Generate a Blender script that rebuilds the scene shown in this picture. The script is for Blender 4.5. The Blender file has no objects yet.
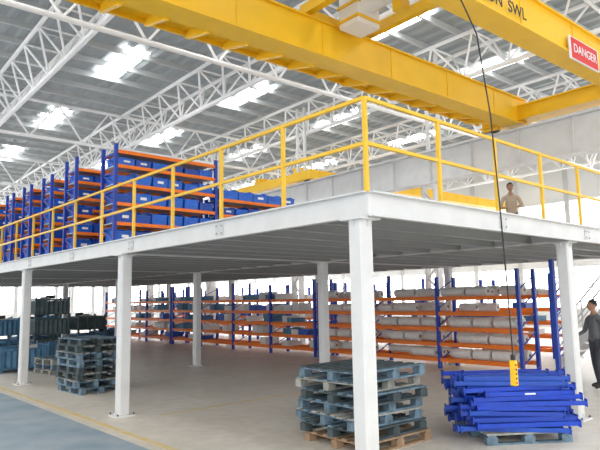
import bpy, bmesh, math, random
from mathutils import Vector, Matrix
random.seed(7)
S=bpy.context.scene
S.view_settings.view_transform='Standard'
S.view_settings.look='None'
S.view_settings.exposure=0.45

# ---------------------------------------------------------------- materials
def mat(name,col,rough=.6,metal=0,noise=0.0,scale=6,emit=0,col2=None,bump=0):
    m=bpy.data.materials.new(name);m.use_nodes=True
    nt=m.node_tree;b=nt.nodes['Principled BSDF']
    c=(*col,1)
    b.inputs['Base Color'].default_value=c
    b.inputs['Roughness'].default_value=rough
    b.inputs['Metallic'].default_value=metal
    if noise or col2:
        tc=nt.nodes.new('ShaderNodeTexCoord');n=nt.nodes.new('ShaderNodeTexNoise')
        n.inputs['Scale'].default_value=scale;n.inputs['Detail'].default_value=6
        nt.links.new(tc.outputs['Object'],n.inputs['Vector'])
        r=nt.nodes.new('ShaderNodeValToRGB')
        r.color_ramp.elements[0].position=.3;r.color_ramp.elements[1].position=.7
        c2=col2 or tuple(max(0,x*(1-noise)) for x in col)
        r.color_ramp.elements[0].color=(*c2,1);r.color_ramp.elements[1].color=c
        nt.links.new(n.outputs['Fac'],r.inputs['Fac'])
        nt.links.new(r.outputs['Color'],b.inputs['Base Color'])
        if bump:
            bp=nt.nodes.new('ShaderNodeBump');bp.inputs['Strength'].default_value=bump
            nt.links.new(n.outputs['Fac'],bp.inputs['Height']);nt.links.new(bp.outputs['Normal'],b.inputs['Normal'])
    if emit:
        b.inputs['Emission Color'].default_value=c
        b.inputs['Emission Strength'].default_value=emit
    return m
WHITE=mat('white_painted_steel',(.74,.74,.73),.5,noise=.10,scale=3)
GREYW=mat('grey_white_steel',(.64,.65,.64),.5,noise=.1,scale=2)
JOIST=mat('joist_steel',(.34,.35,.345),.5,noise=.1,scale=2)
DECK=mat('galvanised_deck',(.58,.58,.56),.5,.0,noise=.25,scale=3)
YEL=mat('yellow_paint',(.95,.56,.01),.45,noise=.08,scale=2)
YELR=mat('yellow_rail_paint',(.90,.55,.03),.45,noise=.08,scale=4)
BLUE=mat('blue_plastic',(.008,.15,.75),.4,noise=.25,scale=5)
BLUE2=mat('blue_plastic_dark',(.01,.08,.48),.45,noise=.2,scale=5)
BLUEU=mat('blue_rack_paint',(.01,.055,.42),.5,noise=.1,scale=5)
BLUEB=mat('blue_beam_paint',(.005,.06,.55),.4,noise=.25,scale=8)
ORG=mat('orange_rack_paint',(.95,.21,.01),.5,noise=.1,scale=5)
ROLL=mat('white_fabric_roll',(.80,.79,.76),.7,noise=.12,scale=8)
PALB=mat('pallet_blue_grey_wood',(.18,.28,.36),.8,noise=.6,scale=9)
PALD=mat('pallet_dark_wood',(.08,.11,.12),.85,noise=.5,scale=9)
PALW=mat('pallet_raw_wood',(.42,.28,.17),.85,noise=.45,scale=9)
PALL=mat('pallet_pale_wood',(.42,.42,.38),.85,noise=.45,scale=9)
DARK=mat('dark_steel',(.045,.055,.055),.6,noise=.3,scale=6)
STILL=mat('stillage_green_grey',(.10,.15,.16),.6,noise=.4,scale=5)
STILLB=mat('stillage_blue_grey',(.09,.24,.40),.6,noise=.4,scale=5)
BLACK=mat('black_rubber',(.02,.02,.02),.6)
RED=mat('red_sign_paint',(.70,.03,.03),.5)
SIGNW=mat('sign_white',(.85,.85,.85),.5)
SKIN=mat('skin',(.36,.19,.12),.6)
HAIR=mat('hair_black',(.02,.015,.012),.8)
LIPS=mat('lips',(.25,.09,.07),.6)
SHIRT=mat('beige_shirt',(.50,.40,.30),.9,noise=.15,scale=12)
GSHIRT=mat('grey_shirt',(.15,.16,.17),.9,noise=.2,scale=12)
TROU=mat('dark_trousers',(.06,.065,.08),.9,noise=.2,scale=12)
SHOE=mat('shoe',(.03,.025,.02),.6)
WALL=mat('wall_paint',(.84,.85,.84),.8,noise=.06,scale=.6)
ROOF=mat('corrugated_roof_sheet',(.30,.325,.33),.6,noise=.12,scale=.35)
b=ROOF.node_tree.nodes['Principled BSDF'];b.inputs['Emission Color'].default_value=(.85,.92,.95,1);b.inputs['Emission Strength'].default_value=.06  # faint glow added to the sheet itself, standing in for daylight on the roof
SKY=mat('translucent_skylight_sheet',(.96,.97,.98),.6,emit=7.5)
GLAZ=mat('fill_glow_window_glazing',(.95,.97,1),.4,emit=3.5)  # panes emit light themselves, added to brighten the space under the deck
TRUSS=mat('truss_white_paint',(.9,.9,.9),.5)
PURL=mat('purlin_grey_steel',(.5,.52,.52),.5)

# ---------------------------------------------------------------- mesh builder
class MB:
    def __init__(s): s.v=[];s.f=[];s.m=[];s.mats=[]
    def mi(s,m):
        if m not in s.mats:s.mats.append(m)
        return s.mats.index(m)
    def add(s,vs,fs,m):
        o=len(s.v);k=s.mi(m);s.v+=[tuple(v) for v in vs]
        for f in fs:s.f.append([i+o for i in f]);s.m.append(k)
    def box(s,x0,x1,y0,y1,z0,z1,m,M=None):
        vs=[Vector((x,y,z)) for z in(z0,z1) for y in(y0,y1) for x in(x0,x1)]
        if M:vs=[M@v for v in vs]
        s.add(vs,[(0,2,3,1),(4,5,7,6),(0,1,5,4),(2,6,7,3),(0,4,6,2),(1,3,7,5)],m)
    def bar(s,a,b,w,h,m,up=(0,0,1)):
        a=Vector(a);b=Vector(b);d=(b-a).normalized();u=Vector(up)
        if abs(d.dot(u))>.98:u=Vector((1,0,0))
        x=d.cross(u).normalized();y=x.cross(d).normalized()
        vs=[p+x*sx*w/2+y*sy*h/2 for p in(a,b) for sx,sy in((-1,-1),(1,-1),(1,1),(-1,1))]
        s.add(vs,[(3,2,1,0),(4,5,6,7),(0,1,5,4),(1,2,6,5),(2,3,7,6),(3,0,4,7)],m)
    def cyl(s,a,b,r,m,n=10,r2=None):
        a=Vector(a);b=Vector(b);d=(b-a).normalized();u=Vector((0,0,1))
        if abs(d.dot(u))>.98:u=Vector((1,0,0))
        x=d.cross(u).normalized();y=x.cross(d).normalized();r2=r if r2 is None else r2
        vs=[p+(x*math.cos(2*math.pi*i/n)+y*math.sin(2*math.pi*i/n))*q for p,q in((a,r),(b,r2)) for i in range(n)]
        s.add(vs,[(i,(i+1)%n,n+(i+1)%n,n+i) for i in range(n)]+[tuple(range(n-1,-1,-1)),tuple(range(n,2*n))],m)
    def ibeam(s,a,b,w,h,m,t=.02):
        a=Vector(a);b=Vector(b)
        s.bar(a,b,t,h,m)
        z=Vector((0,0,1))*(h/2-t/2)
        s.bar(a+z,b+z,w,t,m);s.bar(a-z,b-z,w,t,m)
    def sph(s,c,r,m,seg=10,rings=7):
        r=r if hasattr(r,'__len__') else (r,r,r)
        vs=[(c[0],c[1],c[2]+r[2])]
        for i in range(1,rings):
            p=math.pi*i/rings
            for j in range(seg):
                t=2*math.pi*j/seg
                vs.append((c[0]+r[0]*math.sin(p)*math.cos(t),c[1]+r[1]*math.sin(p)*math.sin(t),c[2]+r[2]*math.cos(p)))
        vs.append((c[0],c[1],c[2]-r[2]));fs=[]
        for j in range(seg):
            fs.append((0,1+j,1+(j+1)%seg))
            for i in range(rings-2):
                o=1+i*seg;fs.append((o+j,o+seg+j,o+seg+(j+1)%seg,o+(j+1)%seg))
            o=1+(rings-2)*seg;fs.append((o+j,len(vs)-1,o+(j+1)%seg))
        s.add(vs,fs,m)
    def obj(s,name,loc=(0,0,0),rz=0,parent=None,smooth=False,bevel=0):
        me=bpy.data.meshes.new(name);me.from_pydata(s.v,[],s.f)
        for m in s.mats:me.materials.append(m)
        me.polygons.foreach_set('material_index',s.m)
        if smooth:me.polygons.foreach_set('use_smooth',[True]*len(me.polygons))
        me.update()
        return place(name,me,loc,rz,parent,bevel)
# the building frame (roof, runway, cranes) is turned slightly against the mezzanine
BROT=-.035;PIV=Vector((14.9,6.5,0))
def bl(o):
    p=Vector(o.location)-PIV;p.rotate(Matrix.Rotation(BROT,3,'Z'));o.location=p+PIV;o.rotation_euler[2]+=BROT;return o
def place(name,me,loc=(0,0,0),rz=0,parent=None,bevel=0):
    o=bpy.data.objects.new(name,me);S.collection.objects.link(o)
    o.location=loc;o.rotation_euler=(0,0,rz)
    if parent:o.parent=parent
    if bevel:
        b=o.modifiers.new('bevel','BEVEL');b.width=bevel;b.segments=2;b.limit_method='ANGLE'
    return o
def empty(name,loc=(0,0,0),rz=0):
    o=bpy.data.objects.new(name,None);S.collection.objects.link(o);o.location=loc;o.rotation_euler=(0,0,rz);return o

# ---------------------------------------------------------------- camera
h=1.9;f=578.8;pit=.126;az=.839;roll=-.018
F=Vector((math.cos(az)*math.cos(pit),math.sin(az)*math.cos(pit),math.sin(pit)))
R=Vector((math.sin(az),-math.cos(az),0));U=R.cross(F)
cr=R*math.cos(roll)+U*math.sin(roll);cu=U*math.cos(roll)-R*math.sin(roll)
M=Matrix((( cr.x,cu.x,-F.x,0),(cr.y,cu.y,-F.y,0),(cr.z,cu.z,-F.z,h),(0,0,0,1)))
cam=bpy.data.cameras.new('camera');co=bpy.data.objects.new('camera',cam);S.collection.objects.link(co)
co.matrix_world=M;cam.sensor_width=36;cam.lens=f/600*36;cam.clip_end=500;S.camera=co

# ---------------------------------------------------------------- world
w=bpy.data.worlds.new('sky');S.world=w;w.use_nodes=True
w.node_tree.nodes['Background'].inputs[0].default_value=(.95,.97,1,1)
w.node_tree.nodes['Background'].inputs[1].default_value=1.5
sun=bpy.data.lights.new('sun','SUN');sun.energy=1.0;sun.angle=.5;sun.color=(1,.97,.92)
so=bpy.data.objects.new('sun',sun);S.collection.objects.link(so);so.rotation_euler=(math.radians(62),0,math.radians(-38))

# ---------------------------------------------------------------- floor
FX0,FX1,FY0,FY1=-12,34,-10,50
fm=bpy.data.materials.new('concrete_floor');fm.use_nodes=True;nt=fm.node_tree;bs=nt.nodes['Principled BSDF']
tc=nt.nodes.new('ShaderNodeTexCoord')
def noise(sc,det=5):
    n=nt.nodes.new('ShaderNodeTexNoise');n.inputs['Scale'].default_value=sc;n.inputs['Detail'].default_value=det
    nt.links.new(tc.outputs['Object'],n.inputs['Vector']);return n
def ramp(src,p0,c0,p1,c1):
    r=nt.nodes.new('ShaderNodeValToRGB');r.color_ramp.elements[0].position=p0;r.color_ramp.elements[1].position=p1
    r.color_ramp.elements[0].color=(*c0,1);r.color_ramp.elements[1].color=(*c1,1);nt.links.new(src,r.inputs[0]);return r
r1=ramp(noise(.8).outputs['Fac'],.3,(.74,.68,.59),.7,(.86,.80,.71))
r2=ramp(noise(5,8).outputs['Fac'],.35,(.88,.88,.88),.65,(1,1,1))
mx=nt.nodes.new('ShaderNodeMix');mx.data_type='RGBA';mx.blend_type='MULTIPLY';mx.inputs[0].default_value=1
nt.links.new(r1.outputs[0],mx.inputs[6]);nt.links.new(r2.outputs[0],mx.inputs[7]);nt.links.new(mx.outputs[2],bs.inputs['Base Color'])
bs.inputs['Roughness'].default_value=.4
g=MB();g.box(FX0,FX1,FY0,FY1,-.2,0,fm);g.obj('floor')
AISLE=mat('worn_blue_grey_floor_paint',(.25,.35,.44),.5,scale=1.6,col2=(.44,.50,.54))
g=MB();g.box(-6,3.7,-8,40,.001,.004,AISLE);g.obj('floor_aisle_paint')
FY=mat('worn_yellow_floor_line',(.74,.54,.18),.6,noise=.2,scale=5,col2=(.78,.68,.48))
g=MB();g.box(3.86,3.97,-8,40,.001,.004,FY);g.box(4.9,34,9.0,9.08,.001,.004,FY);g.obj('floor_line_marking')

# ---------------------------------------------------------------- walls
def wall(name,along,pos,a0,a1,z1=10.2):
    g=MB()
    def bx(a,b,z0,z1,t=.12,m=WALL):
        if along=='x':g.box(a,b,pos-t,pos+t,z0,z1,m)
        else:g.box(pos-t,pos+t,a,b,z0,z1,m)
    bx(a0,a1,0,1.1);bx(a0,a1,3.4,5.6);bx(a0,a1,7.2,z1)
    bx(a0,a1,1.1,3.4,.015,GLAZ);bx(a0,a1,5.6,7.2,.015,GLAZ)
    n=int((a1-a0)/3)
    for i in range(n+1):
        x=a0+(a1-a0)*i/n;bx(x-.14,x+.14,0,z1,.16,GREYW)
        for k in(1,2):
            xx=x+k*(a1-a0)/n/3
            if xx<a1:
                bx(xx-.03,xx+.03,1.1,3.4,.05,GREYW);bx(xx-.03,xx+.03,5.6,7.2,.05,GREYW)
    bx(a0,a1,2.2,2.26,.05,GREYW)
    return g.obj(name)
bl(wall('wall_north','x',49.5,FX0,FX1));bl(wall('wall_east','y',33.5,FY0,49.3))

# ---------------------------------------------------------------- roof
g=MB();RZ=10.0
pw=.5;x=FX0
xs=[];
while x<FX1:
    xs+= [(x,0),(x+.12,0),(x+.19,.10),(x+.43,.10)];x+=pw
vs=[];fs=[]
for (xx,zz) in xs:
    vs+=[(xx,FY0,RZ+zz),(xx,FY1,RZ+zz)]
for i in range(len(xs)-1):fs.append((2*i,2*i+1,2*i+3,2*i+2))
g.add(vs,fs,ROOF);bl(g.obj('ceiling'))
g=MB()
for X in(-6,-1,2.6,7.8,13,18.2,23.4,29):
    Y=-6
    while Y<48:
        g.box(X-.4,X+.4,Y,Y+2.9,RZ-.03,RZ-.01,SKY);Y+=7.5
bl(g.obj('ceiling_skylight_sheets'))
g=MB();Y=FY0+.5
while Y<FY1:
    g.bar((FX0,Y,RZ-.10),(FX1,Y,RZ-.10),.07,.18,PURL);Y+=1.25
bl(g.obj('roof_purlins'))
def truss(X):
    g=MB();zb,zt=RZ-1.35,RZ-.24;hw=.55;st=1.5
    g.cyl((0,FY0,zb),(0,FY1-.7,zb),.08,TRUSS,8)
    for s in(-1,1):g.cyl((s*hw,FY0,zt),(s*hw,FY1-.7,zt),.065,TRUSS,8)
    y=FY0
    while y<FY1-2.2:
        for s in(-1,1):
            g.cyl((0,y,zb),(s*hw,y+st/2,zt),.036,TRUSS,6);g.cyl((s*hw,y+st/2,zt),(0,y+st,zb),.036,TRUSS,6)
        g.cyl((-hw,y+st/2,zt),(hw,y+st/2,zt),.03,TRUSS,6)
        y+=st
    return bl(g.obj('roof_truss',(X,0,0)))
for X in(-5.2,0,5.2,10.4,15.4,20.8,26,31):truss(X)
for Y in(12.,22.,32.,42.):
    g=MB();zb,zt=RZ-1.9,RZ-.5;x=FX0
    g.cyl((FX0,0,zb),(FX1-.7,0,zb),.07,TRUSS,8);g.cyl((FX0,0,zt),(FX1-.7,0,zt),.06,TRUSS,8)
    while x<FX1-2.6:
        g.cyl((x,0,zb),(x+1,0,zt),.036,TRUSS,6);g.cyl((x+1,0,zt),(x+2,0,zb),.036,TRUSS,6);x+=2
    bl(g.obj('roof_cross_truss',(0,Y,0)))

# ---------------------------------------------------------------- mezzanine
X0,Y0,X1,Y1=4.40,3.86,14.35,31.0
ZT=2.97;ZB=2.71
mez=empty('steel_mezzanine')
g=MB()
x=X0+.05;xs=[]
while x<X1-.1:
    xs+=[(x,0),(x+.08,0),(x+.11,.05),(x+.2,.05)];x+=.24
vs=[];fs=[]
for xx,zz in xs:vs+=[(xx,Y0+.03,ZT-.08+zz),(xx,Y1-.03,ZT-.08+zz)]
for i in range(len(xs)-1):fs.append((2*i,2*i+1,2*i+3,2*i+2))
g.add(vs,fs,DECK);g.box(X0,X1,Y0,Y1,ZT-.025,ZT,DECK);g.obj('deck',parent=mez)
g=MB()
def chan(a,b,out):
    a=Vector(a);b=Vector(b);o=Vector(out)
    g.bar(a,b,.012,ZT-ZB,WHITE)
    for z in(1,-1):
        q=Vector((0,0,z*((ZT-ZB)/2-.008)))+o*.035
        g.bar(a+q,b+q,.09,.016,WHITE)
    d=(b-a).normalized();L=(b-a).length;t=2.66   # web stiffeners with bolted splice plates
    while t<L:
        p=a+d*t+o*.012;g.bar(p-d*.09,p+d*.09,.012,.16,GREYW)
        for sx in(-.06,.06):
            for sz in(-.05,.05):
                c=p+d*sx+Vector((0,0,sz));g.cyl(c,c+o*.02,.010,JOIST,6)
        t+=2.66
zc=(ZT+ZB)/2
chan((X0,Y0,zc),(X0,Y1,zc),(-1,0,0));chan((X0,Y0,zc),(X1,Y0,zc),(0,-1,0))
chan((X1,Y0,zc),(X1,Y1,zc),(1,0,0));chan((X0,Y1,zc),(X1,Y1,zc),(0,1,0))
g.ibeam((9.2,Y0,zc-.01),(9.2,Y1,zc-.01),.15,ZT-ZB-.02,WHITE)
for Y in(9.5,14.85,20.2,25.5):g.ibeam((X0,Y,zc-.01),(X1,Y,zc-.01),.15,ZT-ZB-.02,WHITE)
Y=Y0+.67
while Y<Y1:
    g.ibeam((X0,Y,ZT-.17),(X1,Y,ZT-.17),.09,.18,JOIST,.01);Y+=.67
g.obj('beams',parent=mez)
def column(X,Y,n):
    g=MB();c=.095;ch=.022
    pts=[(c-ch,-c),(c,-c+ch),(c,c-ch),(c-ch,c),(-c+ch,c),(-c,c-ch),(-c,-c+ch),(-c+ch,-c)]
    vs=[(p[0],p[1],z) for z in(.02,ZB-.015) for p in pts]
    g.add(vs,[(i,(i+1)%8,8+(i+1)%8,8+i) for i in range(8)],WHITE)
    g.box(-.17,.17,-.17,.17,0,.02,WHITE);g.box(-.15,.15,-.15,.15,ZB-.02,ZB,WHITE)
    for a in range(4):
        Mx=Matrix.Rotation(a*math.pi/2,4,'Z')
        g.add([Mx@Vector(v) for v in((c,-.006,.02),(c+.06,-.006,.02),(c,-.006,.1),(c,.006,.02),(c+.06,.006,.02),(c,.006,.1))],[(0,1,2),(3,5,4),(1,4,5,2),(0,3,4,1)],WHITE)
        g.add([Mx@Vector(v) for v in((c,-.006,ZB-.02),(c+.05,-.006,ZB-.02),(c,-.006,ZB-.1),(c,.006,ZB-.02),(c+.05,.006,ZB-.02),(c,.006,ZB-.1))],[(0,2,1),(3,4,5),(1,2,5,4),(0,1,4,3)],WHITE)
        g.cyl(Mx@Vector((.14,.14,.02)),Mx@Vector((.14,.14,.05)),.012,DARK,6)
    g.obj('column_%d'%n,(X,Y,0),parent=mez)
n=1
for X in(4.45,9.22,14.2):
    for Y in(4.02,9.52,14.87,20.2,25.5,30.8):
        column(X,Y,n);n+=1

# railing
g=MB();rz=3.99
def post(x,y):g.bar((x,y,ZT),(x,y,rz),.042,.042,YELR);g.box(x-.05,x+.05,y-.05,y+.05,ZT,ZT+.012,YELR)
rx,ry=X0+.06,Y0+.06
y=ry
while y<Y1:post(rx,y);y+=1.33
x=rx+1.31
while x<X1:post(x,ry);x+=1.31
for z in(rz,ZT+.53):
    g.bar((rx,ry,z),(rx,Y1-.1,z),.038,.038,YELR);g.bar((rx,ry,z),(X1-.05,ry,z),.038,.038,YELR)
g.obj('safety_railing')

# ---------------------------------------------------------------- storage bin racks on deck
def bin_(g,x,y,z,w,d,hh,m):
    t=.012;i=.02
    g.box(x,x+w,y,y+d,z,z+t,m)
    g.add([(x+i,y,z),(x+w-i,y,z),(x+w,y-.02,z+hh*.72),(x,y-.02,z+hh*.72),(x+i,y+t,z),(x+w-i,y+t,z),(x+w,y-.02+t,z+hh*.72),(x,y-.02+t,z+hh*.72)],
          [(0,1,2,3),(7,6,5,4),(3,2,6,7),(0,3,7,4),(1,5,6,2)],m)
    for xx,s in((x,1),(x+w-t,1)):
        vs=[(xx,y,z),(xx,y+d,z),(xx,y+d,z+hh),(xx,y+.12,z+hh),(xx,y-.02,z+hh*.72)]
        vs+=[(a+t,b_,c) for a,b_,c in vs]
        g.add(vs,[(4,3,2,1,0),(5,6,7,8,9),(2,3,8,7),(3,4,9,8),(0,1,6,5),(1,2,7,6),(4,0,5,9)],m)
    g.box(x,x+w,y+d-t,y+d,z,z+hh,m)
    g.box(x-.006,x+w+.006,y-.03,y-.012,z+hh*.66,z+hh*.74,m)
    g.box(x+w*.3,x+w*.7,y-.024,y-.012,z+hh*.3,z+hh*.5,SIGNW if random.random()<.3 else m)
def bin_rack(X,Y,bays,bl_,hh,levels,name='bin_storage_rack'):
    e=MB();D=.62
    for k in range(bays+1):
        xx=k*bl_
        for yy in(0,D):e.box(xx-.035,xx+.035,yy-.03,yy+.03,0,hh,BLUEU)
        z=.15
        while z<hh-.3:
            e.bar((xx,0,z),(xx,D,z+.25),.02,.03,BLUEU);e.bar((xx,0,z+.25),(xx,D,z+.25),.02,.03,BLUEU);z+=.38
        e.box(xx-.06,xx+.06,-.05,.05,0,.01,BLUEU)
    for z in levels:
        for yy in(0,D):e.box(0.03,bays*bl_-.03,yy-.028,yy+.028,z-.07,z,ORG)
        e.box(.03,bays*bl_-.03,0.03,D-.03,z-.02,z-.001,GREYW)
    o=e.obj(name,(X,Y,ZT+.001))
    b=MB()
    for z,nz in zip(levels,list(levels[1:])+[hh+.05]):
        gap=nz-z-.07
        if z==levels[-1]:continue
        for k in range(bays):
            n=6;wd=(bl_-.1)/n
            for i in range(n):
                if random.random()<.06:continue
                bh=min(.30,gap-.04)*random.choice([1,1,.8])
                bin_(b,k*bl_+.05+i*wd+.01,.0+random.uniform(0,.05),z,wd-.04,.55,bh,random.choice([BLUE,BLUE,BLUE2]))
    b.obj('storage_bins',(0,0,0),parent=o)
    return o
ys=[11.0,13.1,14.7,16.3,17.9,19.5,21.1,22.7,24.3,25.9]
for i,Y in enumerate(ys):
    bin_rack(4.9,Y,1,2.4,2.12 if i!=1 else 2.25,[.12,.52,.92,1.32,1.70,2.0])
bin_rack(7.45,11.0,1,2.3,1.3,[.12,.5,.88,1.25],'low_bin_rack')
b=MB()
for i in range(5):bin_(b,.05+i*.44,0,0,.42,.55,.26,BLUE)
b.obj('storage_bin_row',(7.45,11.0,ZT+1.255))

# ---------------------------------------------------------------- ground racks with rolls
def roll_rack(name,X,Y,L,bays,hh=2.4,fill='roll',dens=.32):
    e=MB();D=.8;bl_=L/bays
    for k in range(bays+1):
        yy=k*bl_
        for xx in(0,D):e.box(xx-.045,xx+.045,yy-.04,yy+.04,0,hh+(0.0 if k%2 else .12),BLUEU)
        z=.2
        while z<hh-.35:
            e.bar((0,yy,z),(D,yy,z+.35),.03,.02,BLUEU);z+=.45
    lv=[.28,.68,1.08,1.48,1.88]
    for z in lv:
        for xx in(0,D):e.box(xx-.035,xx+.035,.04,L-.04,z-.10,z,ORG)
        for k in range(bays*3):
            yy=(k+.5)*bl_/3;e.box(.03,D-.03,yy-.03,yy+.03,z-.05,z-.02,ORG)
    o=e.obj(name,(X,Y,0));b=MB()
    for z in lv:
        for k in range(bays):
            yy=k*bl_+.1;
            if fill=='roll':
                for j in range(3):
                    if random.random()<.15:continue
                    rr=random.uniform(.095,.13);xx=.14+j*.26
                    y=yy+random.uniform(0,.15)
                    while y<yy+bl_-.7:
                        ln=random.uniform(.4,.8);ln=min(ln,yy+bl_-.2-y)
                        if random.random()<.85:
                            b.cyl((xx,y,z+rr),(xx,y+ln,z+rr),rr,ROLL,12)
                            b.cyl((xx,y-.02,z+rr),(xx,y+ln+.02,z+rr),rr*.3,PALW,8)
                        y+=ln+.08
            else:
                y=yy
                while y<k*bl_+bl_-.35:
                    wd=random.uniform(.25,.5);hg=random.uniform(.12,.26)
                    if random.random()<dens:
                        m_=random.choice([ROLL,GREYW,STILLB,BLUE2,WHITE]);b.box(.08,.68,y,y+wd-.03,z,z+hg,m_);b.box(.06,.70,y-.01,y+wd-.02,z+hg,z+hg+.02,m_)
                    y+=wd
    b.obj('stored_rolls' if fill=='roll' else 'stored_boxes',(0,0,0),parent=o,smooth=False)
roll_rack('roll_storage_rack',13.15,6.9,6.9,3)
roll_rack('pallet_racking',13.15,14.0,9.2,4,fill='box')
roll_rack('pallet_racking',13.15,23.4,6.9,3,fill='box')
roll_rack('pallet_racking',17.2,8,11.5,5,fill='box')
roll_rack('pallet_racking',17.2,20,11.5,5,fill='box',dens=.5)

# ---------------------------------------------------------------- pallets
def pallet(g,M,m,m2,W=1.2,D=1.0,miss=0):
    for y in(-D/2+.05,0,D/2-.05):
        g.box(-W/2,W/2,y-.05,y+.05,0,.022,m2,M)
        for x in(-W/2+.07,0,W/2-.07):g.box(x-.07,x+.07,y-.05,y+.05,.022,.10,m2,M)
    for x in(-W/2+.07,0,W/2-.07):g.box(x-.05,x+.05,-D/2,D/2,.10,.12,m2,M)
    n=7
    for i in range(n):
        if random.random()<miss:continue
        y=-D/2+.05+(D-.1)*i/(n-1);a=random.uniform(-.02,.02);g.box(-W/2+a,W/2+a,y-.045,y+.045,.12,.142,m if random.random()<.75 else m2,M)
def pallet_stack(loc,rz,n,pal,ji=.05,base=0,W=1.2,D=1.0,rj=.07):
    g=MB();z=base
    for i in range(n):
        m,m2=pal[i%len(pal)]
        M_=Matrix.Translation((random.uniform(-ji,ji),random.uniform(-ji,ji),z))@Matrix.Rotation(random.uniform(-rj,rj)+(math.pi if i%2 else 0),4,'Z')
        pallet(g,M_,m,m2,W,D,miss=.08 if i<n-1 else 0);z+=.1425
    return g.obj('wooden_pallet_stack',loc,rz)
pallet_stack((5.98,5.48,0),.0,7,[(PALW,PALW),(PALB,PALD),(PALL,PALB),(PALB,PALB),(PALB,PALD),(PALB,PALL),(PALD,PALB)],.07,W=1.25,D=1.15,rj=.1)
pallet_stack((5.15,12.75,0),math.pi/2,8,[(PALD,PALB),(PALL,PALB),(PALL,PALD),(PALB,PALD)],.05,W=1.15,D=.9)
# ---------------------------------------------------------------- blue beam bundle on pallet
g=MB()
pallet(g,Matrix.Rotation(.1,4,'Z'),PALL,PALB,1.15,1.1)
z=.142
for L in range(11):
    nb=10-(L//3)
    for i in range(nb):
        y=(i-(nb-1)/2)*.11+random.uniform(-.025,.025)
        ln=random.uniform(1.15,1.5)
        Mx=Matrix.Translation((random.uniform(-.14,.14),y,z+random.uniform(0,.01)))@Matrix.Rotation(random.uniform(-.13,.13),4,'Z')@Matrix.Rotation(random.uniform(-.02,.02),4,'Y')
        m=random.choice([BLUEB,BLUEB,BLUE2,BLUEU])
        g.box(-ln/2,ln/2,-.035,.035,0,.024,m,Mx);g.box(-ln/2,ln/2,-.035,.0,.024,.055,m,Mx)
        for s in(-1,1):g.box(s*ln/2-.006,s*ln/2+.006,-.045,.04,-.02,.075,m,Mx)
        if random.random()<.10:g.box(-ln*.06,ln*.06,-.037,-.035,.015,.035,SIGNW,Mx)
    z+=.062
g.obj('blue_rack_beam_bundle',(7.62,4.24,0),-.72)

# ---------------------------------------------------------------- stillages / crates at left
def stillage(X,Y,z,rz,m,W=1.2,D=.9,H=.7,load=True,name='steel_stillage'):
    g=MB()
    for sx in(-1,1):
        for sy in(-1,1):
            x=sx*(W/2-.03);y=sy*(D/2-.03)
            g.box(x-.03,x+.03,y-.03,y+.03,0,H,m);g.box(x-.06,x+.06,y-.06,y+.06,0,.015,m)
    g.box(-W/2,W/2,-D/2,D/2,.1,.13,m)
    def panel(a,b):
        a=Vector(a);b=Vector(b);n=14;dr=(b-a);nn=Vector((dr.y,-dr.x,0)).normalized()*.02;vs=[];fs=[]
        for i in range(n+1):
            p=a+dr*i/n+(nn if i%2 else nn*-1)
            vs+=[p+Vector((0,0,.13)),p+Vector((0,0,H-.12))]
        for i in range(n):fs.append((2*i,2*i+2,2*i+3,2*i+1))
        g.add(vs,fs,m)
        g.bar(a+Vector((0,0,H-.09)),b+Vector((0,0,H-.09)),.05,.05,m);g.bar(a+Vector((0,0,.11)),b+Vector((0,0,.11)),.05,.05,m)
    w_,d_=W/2-.04,D/2-.04
    panel((-w_,-d_,0),(w_,-d_,0));panel((-w_,d_,0),(w_,d_,0));panel((-w_,-d_,0),(-w_,d_,0));panel((w_,-d_,0),(w_,d_,0))
    if load:
        for i in range(9):
            x=random.uniform(-w_+.2,w_-.2);y=random.uniform(-d_+.15,d_-.15)
            g.cyl((x-.15,y,.3+.05*i),(x+.15,y,.32+.05*i),.06,random.choice([DARK,GREYW,STILLB]),8)
    return g.obj(name,(X,Y,z),rz)
for (X,Y,n,m,r) in [(5.2,18.0,1,STILLB,.05),(5.4,19.6,1,STILLB,0),(6.9,19.3,1,STILLB,.1),(7.3,21.8,3,STILL,0),(9.6,24,2,STILLB,.1),(11.1,25.5,1,STILLB,.1),(9.4,27.4,2,STILL,.2),(7.4,24,2,STILLB,.1),(5.8,22.5,2,STILLB,.1)]:
    for k in range(n):stillage(X,Y,k*.7,r,m if (k+n)%3 else random.choice([STILL,STILLB,STILLB]),load=(k==n-1))
pallet_stack((6.0,16.6,0),.1,3,[(PALB,PALL),(PALL,PALB)],.04)

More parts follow.
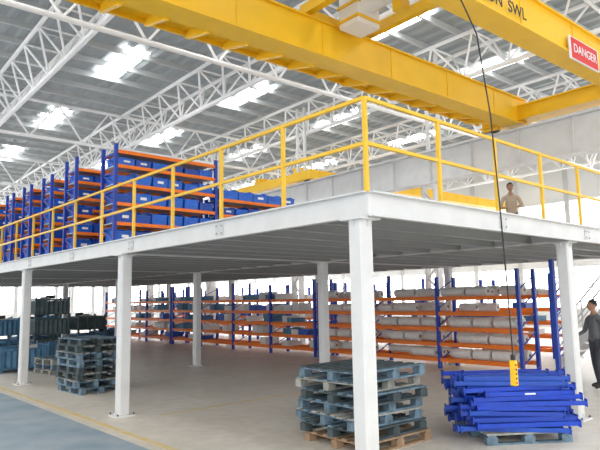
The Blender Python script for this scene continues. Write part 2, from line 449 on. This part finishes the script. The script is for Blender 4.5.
# ---------------------------------------------------------------- cranes
RX=14.9;RT=6.42
def runway(X):
    g=MB()
    g.bar((X,FY0,RT-.5),(X,48.8,RT-.5),.03,1.0,WHITE)
    for z in(RT-.02,RT-1.0):g.bar((X,FY0,z),(X,48.8,z),.42,.04,WHITE)
    y=FY0+1
    while y<48:
        for s in(-1,1):g.box(X+s*.02-(0.09 if s<0 else 0)-.0,X+s*.02+(0.09 if s>0 else 0),y-.008,y+.008,RT-.98,RT-.04,WHITE)
        y+=1.5
    g.bar((X,FY0,RT+.03),(X,48.8,RT+.03),.06,.06,DARK)
    bl(g.obj('crane_runway_beam'))
    for Y in(-6,0.5,10.6,17.2,23.8,30.4,37,43.6):
        g=MB()
        for s in(-1,1):
            g.box(X-.12,X+.12,Y+s*.22-.03,Y+s*.22+.03,0,RT-1.02,WHITE)
            g.bar((X+.3,Y+s*.22,RT-1.02),(X+.3,Y+s*.22,RZ-.3),.1,.1,WHITE)
        z=.2
        k=1
        while z<RT-1.6:
            g.bar((X,Y-.22*k,z),(X,Y+.22*k,z+.45),.05,.04,WHITE,up=(1,0,0));k=-k;z+=.45
        z=RT-1.0
        while z<RZ-.8:
            g.bar((X+.3,Y-.22*k,z),(X+.3,Y+.22*k,z+.45),.05,.04,WHITE,up=(1,0,0));k=-k;z+=.45
        g.box(X-.25,X+.42,Y-.32,Y+.32,RT-1.06,RT-1.02,WHITE);g.box(X-.25,X+.25,Y-.35,Y+.35,0,.03,WHITE)
        bl(g.obj('lattice_column'))
runway(RX)
def girder(g,xa,xb,y0,y1,z0,z1,m):
    g.box(xa,xb,y0+.03,y1-.03,z0,z1,m)
    g.box(xa,xb,y0-.03,y1+.03,z0-.02,z0+.015,m);g.box(xa,xb,y0-.03,y1+.03,z1-.015,z1+.02,m)
    x=xa+1
    while x<xb:
        g.box(x-.006,x+.006,y0+.015,y0+.03,z0+.02,z1-.02,m);x+=2.0
crane=empty('overhead_crane')
g=MB();XA=-9.5
girder(g,XA,RX+.2,7.35,7.8,6.55,7.24,YEL);g.bar((XA,7.57,7.29),(RX,7.57,7.29),.05,.06,DARK)
g.obj('main_girder_far',parent=crane)
g=MB()
girder(g,XA,RX+.2,4.35,4.78,6.58,7.24,YEL);g.bar((XA,4.57,7.29),(RX,4.57,7.29),.05,.06,DARK)
g.obj('main_girder_near',parent=crane)
g=MB()
g.box(XA,RX-.3,7.83,8.57,6.80,6.83,YEL);g.box(XA,RX-.3,8.53,8.59,6.72,6.90,YEL)
x=XA+.3
while x<RX-.4:
    g.add([(x-.04,7.8,6.50),(x+.04,7.8,6.50),(x+.04,8.57,6.68),(x-.04,8.57,6.68),(x-.04,7.8,6.8),(x+.04,7.8,6.8),(x+.04,8.57,6.8),(x-.04,8.57,6.8)],[(0,3,2,1),(4,5,6,7),(0,1,5,4),(1,2,6,5),(2,3,7,6),(3,0,4,7)],YEL);x+=.8
x=XA+.3
while x<RX-.4:
    g.cyl((x,8.55,6.85),(x,8.55,7.85),.02,YEL,6);x+=1.86
for z in(7.4,7.85):g.cyl((XA,8.55,z),(RX-.4,8.55,z),.02,YEL,6)
g.obj('walkway',parent=crane)
g=MB()
g.box(RX-.22,RX+.22,3.9,8.5,6.62,7.0,YEL);g.box(RX-.28,RX+.28,3.85,8.55,6.98,7.02,YEL);g.box(RX-.28,RX+.28,3.85,8.55,6.60,6.64,YEL)
for y in(4.15,8.25):
    g.cyl((RX-.07,y,RT+.24),(RX+.07,y,RT+.24),.18,DARK,16)
    g.box(RX-.2,RX-.1,y-.25,y+.25,RT+.1,RT+.4,YEL)
g.box(RX-.35,RX-.22,3.7,3.9,6.55,6.95,RED)
g.obj('end_truck',parent=crane)
g=MB() # trolley and hoist
tx=8.1
g.box(tx-.9,tx+.9,4.5,4.65,7.34,7.51,YEL);g.box(tx-.9,tx+.9,7.5,7.65,7.34,7.51,YEL)
for x in(tx-.85,tx+.85):g.box(x-.08,x+.08,4.5,7.65,7.38,7.58,YEL)
for x in(tx-.7,tx+.7):
    for y in(4.57,7.57):g.cyl((x,y-.05,7.42),(x,y+.05,7.42),.11,DARK,12)
g.cyl((tx,5.2,7.6),(tx,6.7,7.6),.25,SIGNW,16);g.box(tx-.3,tx+.3,6.7,7.2,7.1,7.9,SIGNW);g.cyl((tx,4.8,7.6),(tx,5.2,7.6),.2,GREYW,14)
g.box(tx-.33,tx+.33,6.67,7.23,7.2,7.25,YEL);g.box(tx-.33,tx+.33,6.67,7.23,7.5,7.55,YEL)
for x in(-.08,.08):g.cyl((tx+x,5.9,7.4),(tx+x,5.9,7.2),.012,DARK,6)
g.box(tx-.12,tx+.12,5.8,6.0,7.05,7.25,YEL)
g.obj('hoist_trolley',parent=crane)
def text(s,size,loc,m,name,parent,ext=.004):
    c=bpy.data.curves.new(name,'FONT');c.body=s;c.size=size;c.extrude=ext;c.align_x='CENTER';c.align_y='CENTER'
    c.materials.append(m);o=bpy.data.objects.new(name,c);S.collection.objects.link(o);o.location=loc;o.rotation_euler=(math.pi/2,0,0);o.parent=parent;return o
g=MB();g.box(11.2,12.35,4.28,4.31,6.44,6.86,RED);g.box(11.15,12.4,4.285,4.315,6.42,6.88,SIGNW);g.obj('crane_sign_plate',parent=crane)
text('DANGER',.25,(11.78,4.275,6.65),SIGNW,'crane_sign_text',crane)
text('5 TON  SWL',.30,(8.75,4.31,6.78),BLACK,'crane_capacity_text',crane)
bl(crane)
# pendant and cable hang from the near girder
g=MB()
pts=[(5.75,4.70,6.57),(5.80,4.2,6.2),(5.93,3.65,5.6),(6.0,3.46,5.0),(6.10,3.40,4.0),(6.18,3.4,3.0),(6.24,3.4,2.0),(6.27,3.4,1.2)]
for a,b_ in zip(pts,pts[1:]):g.cyl(a,b_,.009,BLACK,8)
px,py=6.27,3.4
g.box(px-.032,px+.032,py-.03,py+.03,.88,1.16,YEL);g.box(px-.022,px+.022,py-.02,py+.02,1.16,1.22,BLACK)
for i in range(5):g.cyl((px-.01,py-.03,.91+i*.05),(px-.01,py-.04,.91+i*.05),.010,[RED,BLACK][i>0],8)
pc=g.obj('pendant_control')
bpy.context.view_layer.update()
pc.parent=crane;pc.matrix_parent_inverse=crane.matrix_world.inverted()

c2=empty('overhead_crane')
g=MB();girder(g,RX+.5,32.6,17.6,18.0,6.9,7.3,YEL);girder(g,RX+.5,32.6,20.4,20.8,6.9,7.3,YEL)
g.box(RX+.05,RX+.5,16.4,22,6.6,6.95,YEL);g.obj('bridge',parent=c2)
for y in(16.8,21.6):
    g=MB();g.cyl((RX+.2,y,RT+.2),(RX+.33,y,RT+.2),.14,DARK,12);g.obj('wheel',parent=c2)
bl(c2)

# ---------------------------------------------------------------- stair to the deck
st=empty('mezzanine_stair')
g=MB();yb,yt=6.75,4.15;n=15
for X in(14.62,15.3):
    g.bar((X,yb,.12),(X,yt,ZT-.05),.03,.2,GREYW)
    for i in(0,4,8,12,15):
        t=i/15;y=yb+(yt-yb)*t;z=ZT*t;g.cyl((X,y,z),(X,y,z+.95),.02,GREYW,6)
    g.cyl((X,yb,.95),(X,yt,ZT+.95),.022,GREYW,8);g.cyl((X,yb,.5),(X,yt,ZT+.5),.018,GREYW,8)
for i in range(n):
    t=(i+.5)/n;y=yb+(yt-yb)*t;z=ZT*t;g.box(14.63,15.29,y-.12,y+.12,z-.015,z+.015,GREYW)
g.obj('flight',parent=st)

g=MB()
for x in(0,.8):g.box(x-.05,x+.05,-.04,.04,0,2.64,BLUEU)
z=.2
while z<2.2:
    g.bar((0,0,z),(.8,0,z+.35),.03,.02,BLUEU);g.bar((0,0,z+.38),(.8,0,z+.38),.03,.02,BLUEU);z+=.42
g.obj('rack_upright_frame',(12.5,5.75,0),0)

# ---------------------------------------------------------------- people
def limb_skin(verts,edges,root=0,sub=1):
    me=bpy.data.meshes.new('tmp');me.from_pydata([v[0] for v in verts],edges,[])
    o=bpy.data.objects.new('tmp',me);S.collection.objects.link(o)
    sk=o.modifiers.new('s','SKIN');sk.use_smooth_shade=True
    for i,v in enumerate(verts):
        r=v[1];d=me.skin_vertices[0].data[i];d.radius=r if hasattr(r,'__len__') else (r,r);d.use_root=(i==root)
    ss=o.modifiers.new('u','SUBSURF');ss.levels=sub;ss.render_levels=sub
    dg=bpy.context.evaluated_depsgraph_get();ev=o.evaluated_get(dg);m2=ev.to_mesh()
    V=[tuple(v.co) for v in m2.vertices];Fc=[tuple(p.vertices) for p in m2.polygons]
    ev.to_mesh_clear();bpy.data.objects.remove(o);return V,Fc
def person(name,loc,rz,arms,shirt,trou,sleeve=True,cap=None,headturn=0,lean=0,stride=.0):
    J={'pel':((0,0,.94),(.155,.11)),'bel':((0,.01,1.08),(.135,.105)),'che':((0,lean*.5,1.27),(.17,.12)),'nb':((0,lean,1.42),(.085,.075)),'nk':((0,lean+.01,1.50),.052),'hb':((0,lean+.02,1.57),.05),
       'hl':((-.09,0,.88),.095),'kl':((-.10,.03+stride,.48),.06),'al':((-.10,-.02+stride,.09),.043),'tl':((-.11,.15+stride,.045),.04),
       'hr':((.09,0,.88),.095),'kr':((.10,.03-stride,.48),.06),'ar':((.10,-.04-stride,.09),.043),'tr':((.11,.13-stride,.045),.04),
       'sl':((-.18,lean,1.38),.065),'el':(arms[0][0],.045),'wl':(arms[0][1],.03),'pl':(arms[0][2],(.036,.02)),
       'sr':((.18,lean,1.38),.065),'er':(arms[1][0],.045),'wr':(arms[1][1],.03),'pr':(arms[1][2],(.036,.02))}
    K=list(J);E=[('pel','bel'),('bel','che'),('che','nb'),('nb','nk'),('nk','hb'),('pel','hl'),('hl','kl'),('kl','al'),('al','tl'),('pel','hr'),('hr','kr'),('kr','ar'),('ar','tr'),('nb','sl'),('sl','el'),('el','wl'),('wl','pl'),('nb','sr'),('sr','er'),('er','wr'),('wr','pr')]
    V,Fc=limb_skin([J[k] for k in K],[(K.index(a),K.index(b)) for a,b in E],0,2)
    fa=shirt if sleeve else SKIN
    sm={('pel','bel'):shirt,('bel','che'):shirt,('che','nb'):shirt,('nb','nk'):SKIN,('nk','hb'):SKIN,('pel','hl'):trou,('hl','kl'):trou,('kl','al'):trou,('al','tl'):SHOE,('pel','hr'):trou,('hr','kr'):trou,('kr','ar'):trou,('ar','tr'):SHOE,('nb','sl'):shirt,('sl','el'):shirt,('el','wl'):fa,('wl','pl'):SKIN,('nb','sr'):shirt,('sr','er'):shirt,('er','wr'):fa,('wr','pr'):SKIN}
    g=MB()
    segs=[(Vector(J[a][0]),Vector(J[b][0]),sm[(a,b)]) for a,b in E]
    o0=len(g.v);g.v+=V
    for fc in Fc:
        c=sum((Vector(V[i]) for i in fc),Vector())/len(fc);best=None
        for a,b,m in segs:
            t=max(0,min(1,(c-a).dot(b-a)/((b-a).length_squared)));dd=(c-a-(b-a)*t).length
            if best is None or dd<best[0]:best=(dd,m)
        m=best[1]
        if m is shirt and c.z<.90 and abs(c.x)<.2: m=trou
        g.f.append([i+o0 for i in fc]);g.m.append(g.mi(m))
    for side,(A,B) in ((-1,('wl','pl')),(1,('wr','pr'))):
        a=Vector(J[A][0]);p=Vector(J[B][0]);d=(p-a).normalized()
        up=Vector((0,0,1)) if abs(d.z)<.8 else Vector((0,1,0))
        x=d.cross(up).normalized();nn=x.cross(d).normalized()
        for i,l in enumerate((.062,.075,.07,.055)):
            q=p+x*(i-1.5)*.018
            v=[(q,.009),(q+d*.03+d*.01,.0085),(q+d*l-nn*.012,.008),(q+d*(l+.018)-nn*.035,.007)]
            VV,FF=limb_skin([(tuple(t[0]),t[1]) for t in v],[(0,1),(1,2),(2,3)],0,1);g.add(VV,FF,SKIN)
        q=p-d*.02-x*side*.03
        v=[(q,.011),(q-x*side*.025+d*.03-nn*.01,.0095),(q-x*side*.03+d*.055-nn*.025,.008)]
        VV,FF=limb_skin([(tuple(t[0]),t[1]) for t in v],[(0,1),(1,2)],0,1);g.add(VV,FF,SKIN)
    H=MB()
    H.sph((0,0,0),(.076,.096,.118),SKIN,20,14)
    nv=[]
    for x_,y_,z_ in H.v:
        if z_<-.02:
            k=1-(-z_-.02)*2.6;x_*=max(.62,k);y_=y_*(.9 if y_<0 else 1.0)
            if y_<0:y_*=max(.6,1+ z_*3)
        nv.append((x_,y_,z_))
    H.v=nv
    H.add([(-.014,.088,-.03),(.014,.088,-.03),(0,.118,-.028),(0,.092,.018),(0,.09,-.04)],[(0,2,3),(2,1,3),(0,4,2),(4,1,2)],SKIN)
    for s in(-1,1):
        H.sph((s*.030,.086,.012),(.013,.008,.007),SIGNW,8,6);H.sph((s*.030,.092,.012),(.006,.004,.006),HAIR,8,6)
        H.box(s*.030-.017,s*.030+.017,.084,.093,.028,.033,HAIR);H.sph((s*.077,-.005,0),(.010,.02,.03),SKIN,8,6)
    H.sph((0,.084,-.058),(.024,.010,.006),LIPS,8,6)
    n0=len(H.v)
    H.sph((0,-.012,.022),(.084,.098,.112),HAIR,20,14)
    keep=[]
    for fc,mi in zip(H.f,H.m):
        if fc[0]>=n0:
            c=sum((Vector(H.v[i]) for i in fc),Vector())/len(fc)
            if c.z<-.03+ (c.y+.1)*.62: continue
        keep.append((fc,mi))
    H.f=[a for a,_ in keep];H.m=[b for _,b in keep]
    if cap:
        H.sph((0,-.01,.055),(.088,.105,.085),cap,16,10);H.box(-.06,.06,.07,.17,.05,.06,cap)
    T=Matrix.Translation((0,lean+.035,1.645))@Matrix.Rotation(headturn,4,'Z')
    o0=len(g.v);g.v+=[tuple(T@Vector(v)) for v in H.v]
    for fc,mi in zip(H.f,H.m):g.f.append([i+o0 for i in fc]);g.m.append(g.mi(H.mats[mi]))
    return g.obj(name,loc,rz,smooth=True)
arms=[((-.27,.10,1.14),(-.20,.33,1.12),(-.16,.41,1.11)),((.27,.08,1.14),(.20,.32,1.10),(.16,.40,1.09))]
person('worker',(13.85,7.3,ZT),math.radians(120),arms,SHIRT,TROU,cap=None,headturn=.3,lean=.09)
arms=[((-.26,-.02,1.12),(-.27,.07,.88),(-.27,.10,.80)),((.25,.05,1.13),(.20,.27,1.05),(.16,.35,1.05))]
person('worker',(12.4,4.9,0),math.radians(60),arms,GSHIRT,TROU,sleeve=True,headturn=-.2,stride=.04)
print('built')
